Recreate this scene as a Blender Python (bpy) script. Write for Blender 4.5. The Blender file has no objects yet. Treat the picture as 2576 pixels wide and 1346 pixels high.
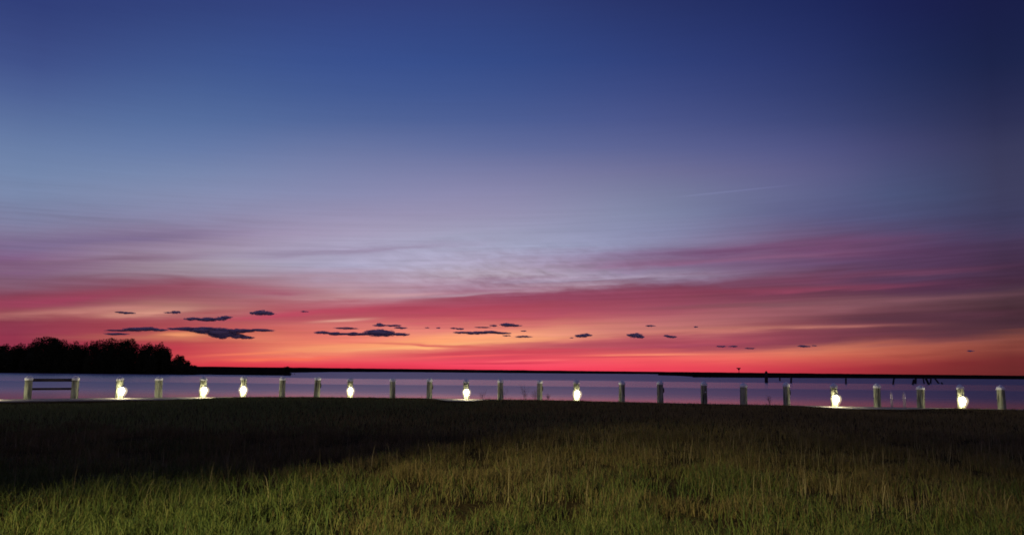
import bpy, bmesh, math, random
import numpy as np
from mathutils import Vector, Matrix, noise

random.seed(7)
rng = np.random.default_rng(7)
C = bpy.context.scene.collection
SC = bpy.context.scene
R = math.radians

# ------------------------------------------------------------------ camera
CAM_Z = 1.6
PITCH, ROLL = 7.42, 0.62
FPX = 788.0                                   # focal length in pixels of a 1024 wide frame
cam_d = bpy.data.cameras.new('camera')
cam_d.sensor_fit = 'HORIZONTAL'
cam_d.angle = 2 * math.atan(512 / FPX)
cam_d.clip_start, cam_d.clip_end = 0.1, 40000
cam = bpy.data.objects.new('camera', cam_d)
C.objects.link(cam)
CAM_M = Matrix.Translation((0, 0, CAM_Z)) @ Matrix.Rotation(R(90 + PITCH), 4, 'X') @ Matrix.Rotation(R(ROLL), 4, 'Z')
cam.matrix_world = CAM_M
SC.camera = cam
ROT = CAM_M.to_3x3()

def ray(X, Y):                                # direction through a point of the 2576 wide photograph
    px, py = X * 1024 / 2576, Y * 1024 / 2576
    return (ROT @ Vector(((px - 512) / FPX, -(py - 267) / FPX, -1))).normalized()

def at(X, Y, depth):                          # the point at that depth (metres along +Y)
    d = ray(X, Y)
    return Vector((0, 0, CAM_Z)) + d * (depth / d.y)

# ------------------------------------------------------------------ exposure
SC.view_settings.view_transform = 'Standard'
SC.view_settings.look = 'None'
SC.view_settings.exposure = 0
SC.view_settings.gamma = 1
SC.cycles.filter_width = 1.7
SC.cycles.max_bounces = 6
SC.cycles.sample_clamp_indirect = 4

# ------------------------------------------------------------------ world: dusk sky
def lin(c):
    return [((v / 255) / 12.92 if v / 255 <= .04045 else ((v / 255 + .055) / 1.055) ** 2.4) for v in c]

SKY = {   # photo column -> (height in the strip, colour)
 40: [(0,47,63,127),(150,55,74,142),(250,62,84,152),(400,82,108,166),(500,97,123,174),(600,110,134,180),(680,118,138,180),(760,121,128,166),(840,126,117,150),(900,126,100,136),(960,126,89,126),(1000,130,96,121),(1040,142,96,118),(1080,152,66,91),(1130,166,86,96),(1180,156,61,86),(1230,166,60,85),(1330,150,45,70)],
 443: [(0,48,66,130),(200,56,83,152),(400,76,106,166),(520,96,121,176),(640,121,138,182),(740,136,141,180),(810,136,130,166),(850,141,116,146),(900,151,135,160),(940,161,146,161),(990,156,135,150),(1030,147,82,102),(1080,166,91,106),(1110,196,141,131),(1150,181,82,92),(1200,196,86,91),(1215,216,128,98),(1240,201,62,82),(1290,228,82,86),(1325,235,62,78)],
 845: [(0,48,65,131),(200,51,79,154),(400,69,96,161),(540,104,119,172),(640,126,133,180),(740,141,141,182),(800,150,137,168),(880,162,155,183),(960,160,155,181),(1000,161,136,156),(1050,186,146,156),(1080,190,136,141),(1100,168,78,97),(1145,178,72,91),(1160,218,146,128),(1180,212,110,105),(1230,245,135,105),(1260,250,158,112),(1290,240,110,100),(1310,238,68,86),(1330,205,45,65)],
 1248: [(0,45,62,126),(200,46,73,146),(400,66,89,156),(520,91,106,165),(640,125,126,173),(740,145,140,180),(800,146,141,172),(870,151,155,183),(930,156,146,171),(990,166,151,166),(1030,152,116,140),(1070,152,76,101),(1130,176,72,92),(1155,202,92,101),(1200,246,166,126),(1225,246,156,116),(1260,204,86,95),(1290,226,76,91),(1310,250,82,106),(1330,240,58,85)],
 1650: [(0,38,51,110),(200,43,63,133),(400,65,80,146),(520,86,96,155),(640,115,115,160),(740,121,130,166),(820,126,130,166),(890,131,128,160),(940,127,97,131),(985,132,119,146),(1020,127,97,121),(1040,132,67,91),(1100,151,71,91),(1150,186,106,111),(1190,196,121,111),(1220,191,96,101),(1245,162,66,90),(1262,185,80,90),(1275,240,116,101),(1290,246,101,100),(1325,238,68,88)],
 2053: [(0,30,42,99),(200,38,52,116),(400,53,66,126),(520,76,82,140),(640,95,95,146),(740,93,100,146),(800,90,86,131),(850,110,86,120),(910,116,72,106),(960,106,80,115),(1000,110,71,96),(1050,102,57,77),(1100,146,91,100),(1150,131,76,86),(1190,131,66,80),(1236,127,61,76),(1250,214,130,101),(1280,216,106,86),(1320,190,58,70),(1350,180,46,62)],
 2321: [(0,26,33,85),(200,29,42,96),(400,45,55,106),(560,68,70,120),(680,67,80,125),(800,75,75,116),(860,82,61,96),(920,91,61,96),(980,82,56,86),(1030,77,46,71),(1070,101,69,81),(1100,106,66,76),(1150,87,51,66),(1200,97,56,67),(1224,106,56,66),(1242,176,96,81),(1280,168,81,67),(1330,128,37,46)],
 2536: [(0,24,30,75),(200,25,35,81),(400,40,45,89),(560,58,60,99),(700,61,62,100),(800,61,60,96),(880,71,55,86),(940,66,46,71),(1000,63,41,61),(1050,83,58,70),(1090,76,50,59),(1140,66,41,51),(1190,76,48,60),(1210,115,65,61),(1225,136,75,66),(1260,131,65,56),(1310,106,36,41),(1350,96,30,36)],
}
for _X, _rows in SKY.items():                # the blues are greyer, the cirrus veil paler
    for _i, (_h, _r, _g, _b) in enumerate(_rows):
        y = .3 * _r + .55 * _g + .15 * _b
        k = .17 * float(np.interp(_h, [0, 60, 700, 950], [.6, 1, 1, 0]))
        c = [v + (y - v) * k for v in (_r, _g, _b)]
        up = 1 + .07 * float(np.interp(_h, [720, 850, 990, 1050], [0, 1, 1, 0])) * float(np.interp(_X, [443, 845, 1650, 2053], [.3, 1, 1, .2]))
        pk = float(np.interp(_h, [1140, 1190, 1290, 1320], [0, 1, 1, 0])) * float(np.interp(_X, [443, 845, 1248, 1650], [.4, 1, 1, .2]))
        pk *= .35
        dl = 1 - .10 * float(np.interp(_h, [980, 1060], [0, 1])) * float(np.interp(_X, [40, 443, 845], [1, .9, 0]))
        up *= dl
        _rows[_i] = (_h, c[0] * up * (1 - .05 * pk), c[1] * up * (1 - .12 * pk), c[2] * up * (1 - .02 * pk))
EL0, EL1 = -2.0, 44.0

def build_world():
    w = bpy.data.worlds.new('World')
    SC.world = w
    w.use_nodes = True
    nt = w.node_tree
    nt.nodes.clear()
    N, L = nt.nodes.new, nt.links.new
    def math_(op, a, b=None, c=None, clamp=False):
        n = N('ShaderNodeMath'); n.operation = op; n.use_clamp = clamp
        for i, v in enumerate((a, b, c)):
            if v is None: continue
            if isinstance(v, (int, float)): n.inputs[i].default_value = v
            else: L(v, n.inputs[i])
        return n.outputs[0]
    out = N('ShaderNodeOutputWorld'); bg = N('ShaderNodeBackground')
    tc = N('ShaderNodeTexCoord'); sep = N('ShaderNodeSeparateXYZ')
    L(tc.outputs['Generated'], sep.inputs[0])
    az = math_('MULTIPLY', math_('ARCTAN2', sep.outputs[0], sep.outputs[1]), 180 / math.pi)
    el = math_('MULTIPLY', math_('ARCSINE', sep.outputs[2]), 180 / math.pi)
    # wispy streaks: the cirrus layer is combed along a gently rising direction
    def streak(sx, sy, tilt, scale, detail, seed):
        cmb = N('ShaderNodeCombineXYZ')
        L(math_('MULTIPLY', az, sx), cmb.inputs[0])
        L(math_('MULTIPLY', math_('SUBTRACT', el, math_('MULTIPLY', az, tilt)), sy), cmb.inputs[1])
        cmb.inputs[2].default_value = seed
        nz = N('ShaderNodeTexNoise'); nz.inputs['Scale'].default_value = scale
        nz.inputs['Detail'].default_value = detail; nz.inputs['Roughness'].default_value = 0.55
        nz.inputs['Distortion'].default_value = 0.3
        L(cmb.outputs[0], nz.inputs['Vector'])
        return math_('SUBTRACT', nz.outputs['Fac'], 0.5)
    s1 = streak(0.05, 0.55, 0.035, 1.0, 4, 3.1)
    s2 = streak(0.16, 1.5, 0.045, 1.0, 5, 8.7)
    s4 = streak(0.09, 4.5, 0.03, 1.0, 5, 21.3)
    s3 = streak(0.7, 2.4, -0.12, 1.0, 4, 14.2)
    mr = N('ShaderNodeMapRange'); mr.interpolation_type = 'SMOOTHSTEP'
    L(el, mr.inputs[0])
    mr.inputs[1].default_value, mr.inputs[2].default_value = 13.5, 6.0
    mr.inputs[3].default_value, mr.inputs[4].default_value = 0.12, 1.0
    lo = N('ShaderNodeMapRange'); lo.interpolation_type = 'SMOOTHSTEP'
    L(el, lo.inputs[0]); lo.inputs[1].default_value, lo.inputs[2].default_value = 0.0, 2.5
    lo.inputs[3].default_value, lo.inputs[4].default_value = 0.25, 1.0
    mask = math_('MULTIPLY', mr.outputs[0], lo.outputs[0])
    # finer combing where the cirrus is thickest, straight ahead 5 to 9 degrees up
    pa = math_('POWER', math_('DIVIDE', math_('SUBTRACT', az, 1.0), 11.0), 2.0)
    pe = math_('POWER', math_('DIVIDE', math_('SUBTRACT', el, 7.2), 1.8), 2.0)
    patch = math_('EXPONENT', math_('MULTIPLY', math_('ADD', pa, pe), -1.0))
    warp = math_('ADD', math_('MULTIPLY', s1, 1.5), math_('MULTIPLY', s2, 0.9))
    warp = math_('ADD', math_('MULTIPLY', warp, mask), math_('MULTIPLY', math_('MULTIPLY', s3, patch), 1.3))
    fac = math_('DIVIDE', math_('SUBTRACT', math_('ADD', el, warp), EL0), EL1 - EL0, clamp=True)
    def ramp(stops):
        cr = N('ShaderNodeValToRGB'); L(fac, cr.inputs[0])
        stops = sorted(stops)
        e = cr.color_ramp.elements
        while len(e) > 1: e.remove(e[-1])
        e[0].position = stops[0][0]; e[0].color = (*stops[0][1], 1)
        for p, c in stops[1:]:
            n = e.new(p); n.color = (*c, 1)
        return cr.outputs[0]
    cols = []
    keys = sorted(SKY)
    grid = np.array([0, 110, 220, 330, 430, 530, 620, 700, 770, 830, 880, 920, 955, 985, 1010, 1030, 1052, 1075, 1100, 1125, 1150, 1170, 1190, 1210, 1226, 1242, 1262, 1282, 1305, 1330], float)
    bound = lambda X: np.interp(X, [40, 443, 845, 1248, 1650, 2053, 2321, 2536], [1262, 1262, 1268, 1268, 1262, 1238, 1225, 1204]) - 1238
    wgt = np.clip((grid - 960) / 220, 0, 1)
    tab = np.array([[np.interp(grid + bound(X) * wgt, [q[0] for q in SKY[X]], [q[1 + ch] for q in SKY[X]]) for ch in range(3)] for X in keys])
    kx = np.array(keys, float)
    def smooth_at(X):                          # cubic through the columns
        i = int(np.clip(np.searchsorted(kx, X) - 1, 0, len(kx) - 2))
        h = kx[i + 1] - kx[i]; t = (X - kx[i]) / h
        def slope(j):
            a, b_ = max(j - 1, 0), min(j + 1, len(kx) - 1)
            return (tab[b_] - tab[a]) / (kx[b_] - kx[a])
        return (tab[i] * (2*t**3 - 3*t**2 + 1) + tab[i + 1] * (3*t**2 - 2*t**3) + slope(i) * h * (t**3 - 2*t**2 + t) + slope(i + 1) * h * (t**3 - t**2))
    for X in np.linspace(40, 2536, 19):
        rgb = np.clip(smooth_at(X), 4, 255)
        st = []
        for s, c in zip(grid + bound(X) * wgt, rgb.T):
            d = ray(X, s * 0.6976)
            st.append(((math.degrees(math.asin(d.z)) - EL0) / (EL1 - EL0), lin(c)))
        st.append((1.0, [v * 1.0 + .008 for v in st[0][1]]))
        st.append((0.0, [v * 0.5 for v in st[-2][1]]))
        d = ray(X, 800)
        cols.append((math.degrees(math.atan2(d.x, d.y)), ramp(st)))
    back = ramp([(0, lin((92, 74, 80))), (.08, lin((124, 98, 108))), (.2, lin((112, 96, 120))), (.45, lin((88, 86, 124))), (1, lin((58, 62, 104)))])
    cols = [(cols[0][0] - 85, back)] + cols + [(cols[-1][0] + 14, cols[-1][1]), (cols[-1][0] + 110, back)]
    cur = cols[0][1]
    for (a0, _), (a1, c1) in zip(cols, cols[1:]):
        m = N('ShaderNodeMapRange'); m.interpolation_type = 'SMOOTHSTEP' if a1 - a0 > 40 else 'LINEAR'
        L(az, m.inputs[0]); m.inputs[1].default_value, m.inputs[2].default_value = a0, a1
        mx = N('ShaderNodeMix'); mx.data_type = 'RGBA'
        L(m.outputs[0], mx.inputs[0]); L(cur, mx.inputs[6]); L(c1, mx.inputs[7])
        cur = mx.outputs[2]
    # light and dark in the cirrus
    g = math_('ADD', 1.0, math_('MULTIPLY', mask, math_('ADD', math_('MULTIPLY', s2, 0.34), math_('MULTIPLY', s1, 0.18))))
    g = math_('ADD', g, math_('MULTIPLY', math_('MULTIPLY', s3, patch), 0.7))
    g = math_('ADD', g, math_('MULTIPLY', math_('MULTIPLY', s4, mask), 0.42))
    # single long streaks of cirrus catching the last light
    def add_streak(X0, Y0, X1, Y1, thick, col, wob=0.25):
        d0, d1 = ray(X0, Y0), ray(X1, Y1)
        A = [math.degrees(math.atan2(d.x, d.y)) for d in (d0, d1)]; E = [math.degrees(math.asin(d.z)) for d in (d0, d1)]
        sl = (E[1] - E[0]) / (A[1] - A[0]); ca = (A[0] + A[1]) / 2; ce = (E[0] + E[1]) / 2
        u = math_('DIVIDE', math_('SUBTRACT', az, ca), (A[1] - A[0]) / 2)
        line = math_('ADD', math_('MULTIPLY', math_('SUBTRACT', az, ca), sl), ce)
        e2 = math_('ADD', math_('SUBTRACT', el, line), math_('MULTIPLY', s2, wob * 2.2))
        v = math_('DIVIDE', e2, thick * 0.0289)
        w = math_('EXPONENT', math_('MULTIPLY', math_('ADD', math_('MULTIPLY', v, v), math_('POWER', math_('ABSOLUTE', u), 3.0)), -1.0))
        w = math_('MULTIPLY', w, math_('ADD', 0.75, math_('MULTIPLY', s2, 1.6)))
        n = N('ShaderNodeMix'); n.data_type = 'RGBA'; n.clamp_factor = True
        L(w, n.inputs[0]); L(cols_out[0], n.inputs[6]); n.inputs[7].default_value = (*lin(col), 1)
        cols_out[0] = n.outputs[2]
    cols_out = [cur]
    for a_ in [(-60, 800, 420, 766, 9, (196, 128, 120)), (240, 792, 460, 778, 7, (214, 150, 132)),
               (400, 839, 520, 838, 5, (235, 150, 105)), (790, 809, 940, 801, 3.5, (228, 170, 150), .1),
               (560, 905, 840, 899, 4, (250, 112, 84)), (520, 893, 760, 882, 3, (246, 120, 92), .15),
               (690, 886, 1300, 838, 10, (252, 164, 112), .45), (1000, 870, 1420, 846, 7, (250, 168, 118), .45), (880, 881, 1200, 862, 4, (255, 186, 124), .3),
               (960, 893, 1500, 876, 6, (205, 68, 84)), (900, 858, 1300, 876, 3, (214, 96, 92)), (1050, 898, 1330, 890, 2.5, (250, 92, 98), .1), (1240, 909, 1420, 903, 2.5, (255, 110, 112), .1),
               (1130, 914, 1400, 911, 2, (206, 56, 78), .1),
               (1490, 893, 1760, 889, 2.6, (252, 146, 112), .06), (1440, 897, 1700, 895, 2, (212, 72, 86), .06),
               (1300, 866, 1900, 856, 7, (172, 74, 90), .2), (1690, 826, 2240, 817, 4.5, (190, 118, 108), .15), (1500, 838, 1900, 828, 6, (206, 122, 112), .2),
               (1240, 706, 1760, 690, 8, (168, 152, 176), .55), (1240, 722, 1560, 712, 6, (178, 150, 168), .55), (1000, 745, 1500, 722, 5, (176, 140, 156), .35), (760, 752, 1090, 735, 5, (196, 152, 158), .3),
               (-80, 768, 430, 728, 11, (156, 66, 92), .3), (420, 718, 820, 738, 10, (164, 92, 112), .35),
               (560, 800, 1000, 770, 7, (186, 72, 94), .3), (760, 785, 1300, 772, 6, (182, 74, 94), .3),
               (1600, 640, 2300, 596, 15, (112, 72, 108), .6), (-100, 616, 520, 588, 14, (122, 106, 142), .6), (-60, 668, 500, 640, 11, (130, 100, 126), .6), (560, 640, 1200, 612, 10, (148, 134, 162), .6), (1500, 668, 2100, 640, 8, (136, 92, 124), .5), (1750, 712, 2450, 676, 9, (118, 66, 92), .5), (1350, 742, 2300, 716, 9, (140, 66, 90), .4), (2100, 700, 2560, 690, 8, (84, 58, 86), .3), (1700, 772, 2500, 742, 7, (128, 82, 92), .25), (2080, 800, 2600, 786, 8, (88, 52, 66), .2)]:
        add_streak(*a_)
    cur = cols_out[0]
    # a faint contrail
    a, b = ray(1690, 496), ray(2010, 463)
    nrm = a.cross(b).normalized(); mid = (a + b).normalized(); ax = nrm.cross(mid)
    def dot(v):
        n = N('ShaderNodeVectorMath'); n.operation = 'DOT_PRODUCT'
        L(tc.outputs['Generated'], n.inputs[0]); n.inputs[1].default_value = v
        return n.outputs['Value']
    across = math_('EXPONENT', math_('MULTIPLY', math_('POWER', math_('DIVIDE', dot(nrm), 0.0009), 2.0), -1.0))
    along = math_('EXPONENT', math_('MULTIPLY', math_('POWER', math_('DIVIDE', dot(ax), 0.062), 4.0), -1.0))
    front = math_('GREATER_THAN', dot(mid), 0.5)
    g = math_('ADD', g, math_('MULTIPLY', math_('MULTIPLY', math_('MULTIPLY', across, along), front), 0.16))
    sc_ = N('ShaderNodeVectorMath'); sc_.operation = 'SCALE'
    L(cur, sc_.inputs[0]); L(g, sc_.inputs['Scale'])
    L(sc_.outputs[0], bg.inputs['Color'])
    bg.inputs['Strength'].default_value = 1.0
    L(bg.outputs[0], out.inputs[0])
build_world()

# ------------------------------------------------------------------ the floodlights behind the viewer that light the near grass
def spot(name, loc, target, power, size, blend, col, radius=0.08):
    d = bpy.data.lights.new(name, 'SPOT')
    d.energy, d.spot_size, d.spot_blend, d.color, d.shadow_soft_size = power, R(size), blend, col, radius
    o = bpy.data.objects.new(name, d); C.objects.link(o)
    o.location = loc
    o.rotation_euler = (Vector(target) - Vector(loc)).to_track_quat('-Z', 'Y').to_euler()
    return o
FLOOD = Vector((-7.0, -5.0, 4.6))
spot('yard_floodlight', FLOOD, (-3.0, 7.6, 0), 12300, 82, 1.0, (1.0, 0.90, 0.46), 0.055)

# ------------------------------------------------------------------ helpers
def mat(name, base=(.5, .5, .5), rough=.8, metal=0.0):
    m = bpy.data.materials.new(name); m.use_nodes = True
    b = m.node_tree.nodes['Principled BSDF']
    b.inputs['Base Color'].default_value = (*base, 1)
    b.inputs['Roughness'].default_value = rough
    b.inputs['Metallic'].default_value = metal
    return m, m.node_tree, b

def ramp_node(nt, fac, stops):
    cr = nt.nodes.new('ShaderNodeValToRGB'); nt.links.new(fac, cr.inputs[0])
    e = cr.color_ramp.elements
    while len(e) > 1: e.remove(e[-1])
    e[0].position = stops[0][0]; e[0].color = (*stops[0][1], 1)
    for p, c in stops[1:]:
        e.new(p).color = (*c, 1)
    return cr

def noise_node(nt, scale, detail=4, coord='Object', stretch=None, rough=.55):
    tc = nt.nodes.new('ShaderNodeTexCoord')
    v = tc.outputs[coord]
    if stretch:
        mp = nt.nodes.new('ShaderNodeMapping'); mp.inputs['Scale'].default_value = stretch
        nt.links.new(v, mp.inputs['Vector']); v = mp.outputs[0]
    n = nt.nodes.new('ShaderNodeTexNoise')
    n.inputs['Scale'].default_value = scale; n.inputs['Detail'].default_value = detail
    n.inputs['Roughness'].default_value = rough
    nt.links.new(v, n.inputs['Vector'])
    return n

def bump(nt, b, h, strength, dist):
    n = nt.nodes.new('ShaderNodeBump'); n.inputs['Strength'].default_value = strength
    n.inputs['Distance'].default_value = dist
    nt.links.new(h, n.inputs['Height']); nt.links.new(n.outputs[0], b.inputs['Normal'])

def mesh_obj(name, verts, faces, m, parent=None, smooth=False):
    me = bpy.data.meshes.new(name)
    if isinstance(verts, np.ndarray) and isinstance(faces, tuple):   # (flat loop indices, loop totals)
        idx, tot = faces
        me.vertices.add(len(verts)); me.vertices.foreach_set('co', verts.astype(np.float32).ravel())
        me.loops.add(len(idx)); me.loops.foreach_set('vertex_index', idx.astype(np.int32))
        me.polygons.add(len(tot))
        st = np.concatenate(([0], np.cumsum(tot)[:-1])).astype(np.int32)
        me.polygons.foreach_set('loop_start', st)
        me.update(calc_edges=True)
    else:
        me.from_pydata([tuple(v) for v in verts], [], faces); me.update()
    if smooth:
        me.polygons.foreach_set('use_smooth', [True] * len(me.polygons))
    me.materials.append(m)
    o = bpy.data.objects.new(name, me); C.objects.link(o)
    if parent: o.parent = parent
    return o

def bm_obj(name, bm, m, parent=None, smooth=False):
    me = bpy.data.meshes.new(name); bm.to_mesh(me); bm.free()
    if smooth: me.polygons.foreach_set('use_smooth', [True] * len(me.polygons))
    me.materials.append(m)
    o = bpy.data.objects.new(name, me); C.objects.link(o)
    if parent: o.parent = parent
    return o

def tag(o, label=None, cat=None, group=None, kind=None):
    if label: o['label'] = label
    if cat: o['category'] = cat
    if group: o['group'] = group
    if kind: o['kind'] = kind
    return o

def thing(name, loc, label, cat, group=None):
    o = bpy.data.objects.new(name, None); C.objects.link(o)
    o.empty_display_size = 0.2
    o.location = loc
    return tag(o, label, cat, group)

def lathe(profile, n=24, wob=0.0, seed=0):      # profile: (radius, z) from bottom to top
    bm = bmesh.new(); rings = []
    for r, z in profile:
        if r < 1e-5:
            rings.append([bm.verts.new((0, 0, z))])
        else:
            ring = []
            for k in range(n):
                a = 2 * math.pi * k / n
                rr = r * (1 + wob * noise.noise(Vector((math.cos(a) * 1.3 + seed, math.sin(a) * 1.3, z * 1.1))))
                ring.append(bm.verts.new((rr * math.cos(a), rr * math.sin(a), z)))
            rings.append(ring)
    for A, B in zip(rings, rings[1:]):
        for k in range(n):
            k2 = (k + 1) % n
            if len(A) == 1: bm.faces.new((A[0], B[k2], B[k]))
            elif len(B) == 1: bm.faces.new((A[k], A[k2], B[0]))
            else: bm.faces.new((A[k], A[k2], B[k2], B[k]))
    if len(rings[0]) > 1: bm.faces.new(list(reversed(rings[0])))
    if len(rings[-1]) > 1: bm.faces.new(rings[-1])
    bmesh.ops.recalc_face_normals(bm, faces=bm.faces)
    return bm

def tube(bm, pts, r, n=8):                       # swept round bar; r may be a list
    pts = [Vector(p) for p in pts]; rings = []
    for i, p in enumerate(pts):
        d = (pts[min(i + 1, len(pts) - 1)] - pts[max(i - 1, 0)]).normalized()
        u = d.cross(Vector((0, 1, 0)) if abs(d.y) < .9 else Vector((1, 0, 0))).normalized(); v = d.cross(u)
        rr = r[i] if isinstance(r, (list, tuple)) else r
        rings.append([bm.verts.new(p + (u * math.cos(2 * math.pi * k / n) + v * math.sin(2 * math.pi * k / n)) * rr) for k in range(n)])
    for A, B in zip(rings, rings[1:]):
        for k in range(n):
            bm.faces.new((A[k], A[(k + 1) % n], B[(k + 1) % n], B[k]))
    bm.faces.new(list(reversed(rings[0]))); bm.faces.new(rings[-1])
    bmesh.ops.recalc_face_normals(bm, faces=bm.faces)

def box(bm, lo, hi, bev=0.0):
    r = bmesh.ops.create_cube(bm, size=1)
    for v in r['verts']:
        v.co = Vector([lo[i] + (v.co[i] + .5) * (hi[i] - lo[i]) for i in range(3)])
    if bev:
        es = {e for v in r['verts'] for e in v.link_edges}
        bmesh.ops.bevel(bm, geom=list(es), offset=bev, segments=2, affect='EDGES', profile=.6)

def copy_child(o, parent):
    c = o.copy(); C.objects.link(c); c.parent = parent
    return c

# ------------------------------------------------------------------ terrain
WATER_Z = -1.17
POST_Z = 0.17
_kx = [-140, -34, -27, -20.7, -16.8, -11.6, -6, -.6, 5.3, 8.9, 12.4, 16.4, 21.3, 30, 140]
_ky = [24, 26.5, 29.6, 33.8, 37.2, 39.5, 40.0, 39.3, 37.8, 36.6, 35.8, 35.2, 34.3, 33.0, 30]
SHX = np.linspace(-140, 140, 561)
SHY = np.convolve(np.pad(np.interp(SHX, _kx, _ky), 4, mode='edge'), np.ones(9) / 9, 'valid')
def shore_y(x):
    return float(np.interp(x, SHX, SHY))

def lump(x, y, s, seed=0.0):
    return noise.noise(Vector((x * s + seed, y * s - seed, seed)))

def low_gap(x):          # places where the bank dips and the path shows
    g = 0
    for c, w, h in ((-18.3, 4.6, .15), (-2.35, 1.0, .085), (14.6, 2.2, .075)):
        g = max(g, h * math.exp(-((x - c) / w) ** 4))
    if x < -19: g = max(g, .15)
    return g

def ground_z(x, y):
    D = shore_y(x)
    far = min(max((y - 12) / (D - 3.2 - 12), 0), 1)
    far = far * far * (3 - 2 * far)
    z = 0.06 * lump(x, y, .22, 2) + 0.035 * lump(x, y, .9, 5)
    z = z * (1 - .6 * far) + far * (0.262 - low_gap(x))
    if y > D - 2.6:
        t = min((y - (D - 2.6)) / .5, 1)
        z = z * (1 - t) + (POST_Z - .06) * t
    return z

def build_ground():
    xs = np.concatenate((np.linspace(-140, -32, 22), np.linspace(-31, 31, 140), np.linspace(32, 140, 22)))
    rows = list(np.linspace(0, .84, 90)) + list(np.linspace(.85, 1, 34))
    V, F = [], []
    for s in rows:
        for x in xs:
            D = shore_y(x)
            y = -45 + s * (D + .45 + 45)
            V.append((x, y, ground_z(x, y)))
    n = len(xs)
    for x in xs: V.append((x, shore_y(x) + .46, WATER_Z - .8))
    for j in range(len(rows)):
        for i in range(n - 1):
            a = j * n + i
            F.append((a, a + 1, a + n + 1, a + n))
    m, nt, b = mat('soil_and_thatch', rough=.95)
    n1 = noise_node(nt, .5, 5); n2 = noise_node(nt, 14, 4)
    c1 = ramp_node(nt, n1.outputs['Fac'], [(.3, (.050, .040, .015)), (.55, (.075, .052, .022)), (.75, (.055, .060, .018))])
    mx = nt.nodes.new('ShaderNodeMix'); mx.data_type = 'RGBA'; mx.blend_type = 'MULTIPLY'; mx.inputs[0].default_value = .7
    c2 = ramp_node(nt, n2.outputs['Fac'], [(.3, (.4, .4, .4)), (.7, (1, 1, 1))])
    nt.links.new(c1.outputs[0], mx.inputs[6]); nt.links.new(c2.outputs[0], mx.inputs[7])
    nt.links.new(mx.outputs[2], b.inputs['Base Color']); b.inputs['Specular IOR Level'].default_value = 0
    bump(nt, b, n2.outputs['Fac'], .8, .05)
    tag(mesh_obj('ground', V, F, m, smooth=True), 'dark grassy field sloping up gently to the bank', kind='structure')

def build_path():
    xs = np.linspace(-90, 90, 260)
    V, F = [], []
    prof = [(-2.05, -.07), (-2.0, 0.0), (-1.2, .012), (.35, .01), (.40, -.10)]
    for x in xs:
        for dy, dz in prof:
            V.append((x, shore_y(x) + dy, POST_Z - .02 + dz))
    n = len(prof)
    for i in range(len(xs) - 1):
        for k in range(n - 1):
            a = i * n + k
            F.append((a, a + n, a + n + 1, a + 1))
    m, nt, b = mat('weathered_concrete', rough=.9)
    n1 = noise_node(nt, 6, 5)
    c = ramp_node(nt, n1.outputs['Fac'], [(.3, (.26, .22, .17)), (.7, (.40, .35, .28))])
    nt.links.new(c.outputs[0], b.inputs['Base Color']); bump(nt, b, n1.outputs['Fac'], .4, .01)
    tag(mesh_obj('path', V, F, m), 'pale walkway along the top of the bank by the posts', kind='structure')

def build_water():
    m, nt, b = mat('bay_water', base=(.24, .22, .27), rough=.2)
    b.inputs['IOR'].default_value = 2.4
    geo = nt.nodes.new('ShaderNodeNewGeometry'); sp = nt.nodes.new('ShaderNodeSeparateXYZ')
    nt.links.new(geo.outputs['Position'], sp.inputs[0])
    # wind patches: the water lies calm in some bands across the bay and is ruffled in others
    def mth(op, a, b_=None):
        n = nt.nodes.new('ShaderNodeMath'); n.operation = op
        for i, v in enumerate((a, b_)):
            if v is None: continue
            if isinstance(v, (int, float)): n.inputs[i].default_value = v
            else: nt.links.new(v, n.inputs[i])
        return n.outputs[0]
    nz = nt.nodes.new('ShaderNodeTexNoise'); mp = nt.nodes.new('ShaderNodeMapping')
    mp.inputs['Scale'].default_value = (.012, .03, 1)
    nt.links.new(geo.outputs['Position'], mp.inputs[0]); nt.links.new(mp.outputs[0], nz.inputs['Vector'])
    nz.inputs['Scale'].default_value = 1; nz.inputs['Detail'].default_value = 5
    inv = mth('DIVIDE', 1000.0, mth('MAXIMUM', sp.outputs[1], 20.0))
    inv = mth('ADD', inv, mth('MULTIPLY', mth('SUBTRACT', nz.outputs['Fac'], .5), 1.6))
    fac = mth('DIVIDE', inv, 16.0)            # 1000/y: 1.3 at the far shore, 13 by the bank
    cr = ramp_node(nt, fac, [(0, (.46,) * 3), (.26, (.42,) * 3), (.285, (.25,) * 3), (.43, (.25,) * 3), (.455, (.36,) * 3), (.62, (.31,) * 3), (.80, (.18,) * 3), (1, (.12,) * 3)])
    nt.links.new(cr.outputs[0], b.inputs['Roughness'])
    w1 = noise_node(nt, 1.2, 4, stretch=(.35, 1.4, 1)); 
    bump(nt, b, w1.outputs['Fac'], .14, .05)
    V = [(-9000, 30, WATER_Z), (9000, 30, WATER_Z), (9000, 16000, WATER_Z), (-9000, 16000, WATER_Z)]
    tag(mesh_obj('water', V, [(0, 1, 2, 3)], m), 'calm bay water reflecting the dusk sky', kind='structure')

build_ground(); build_path(); build_water()

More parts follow.
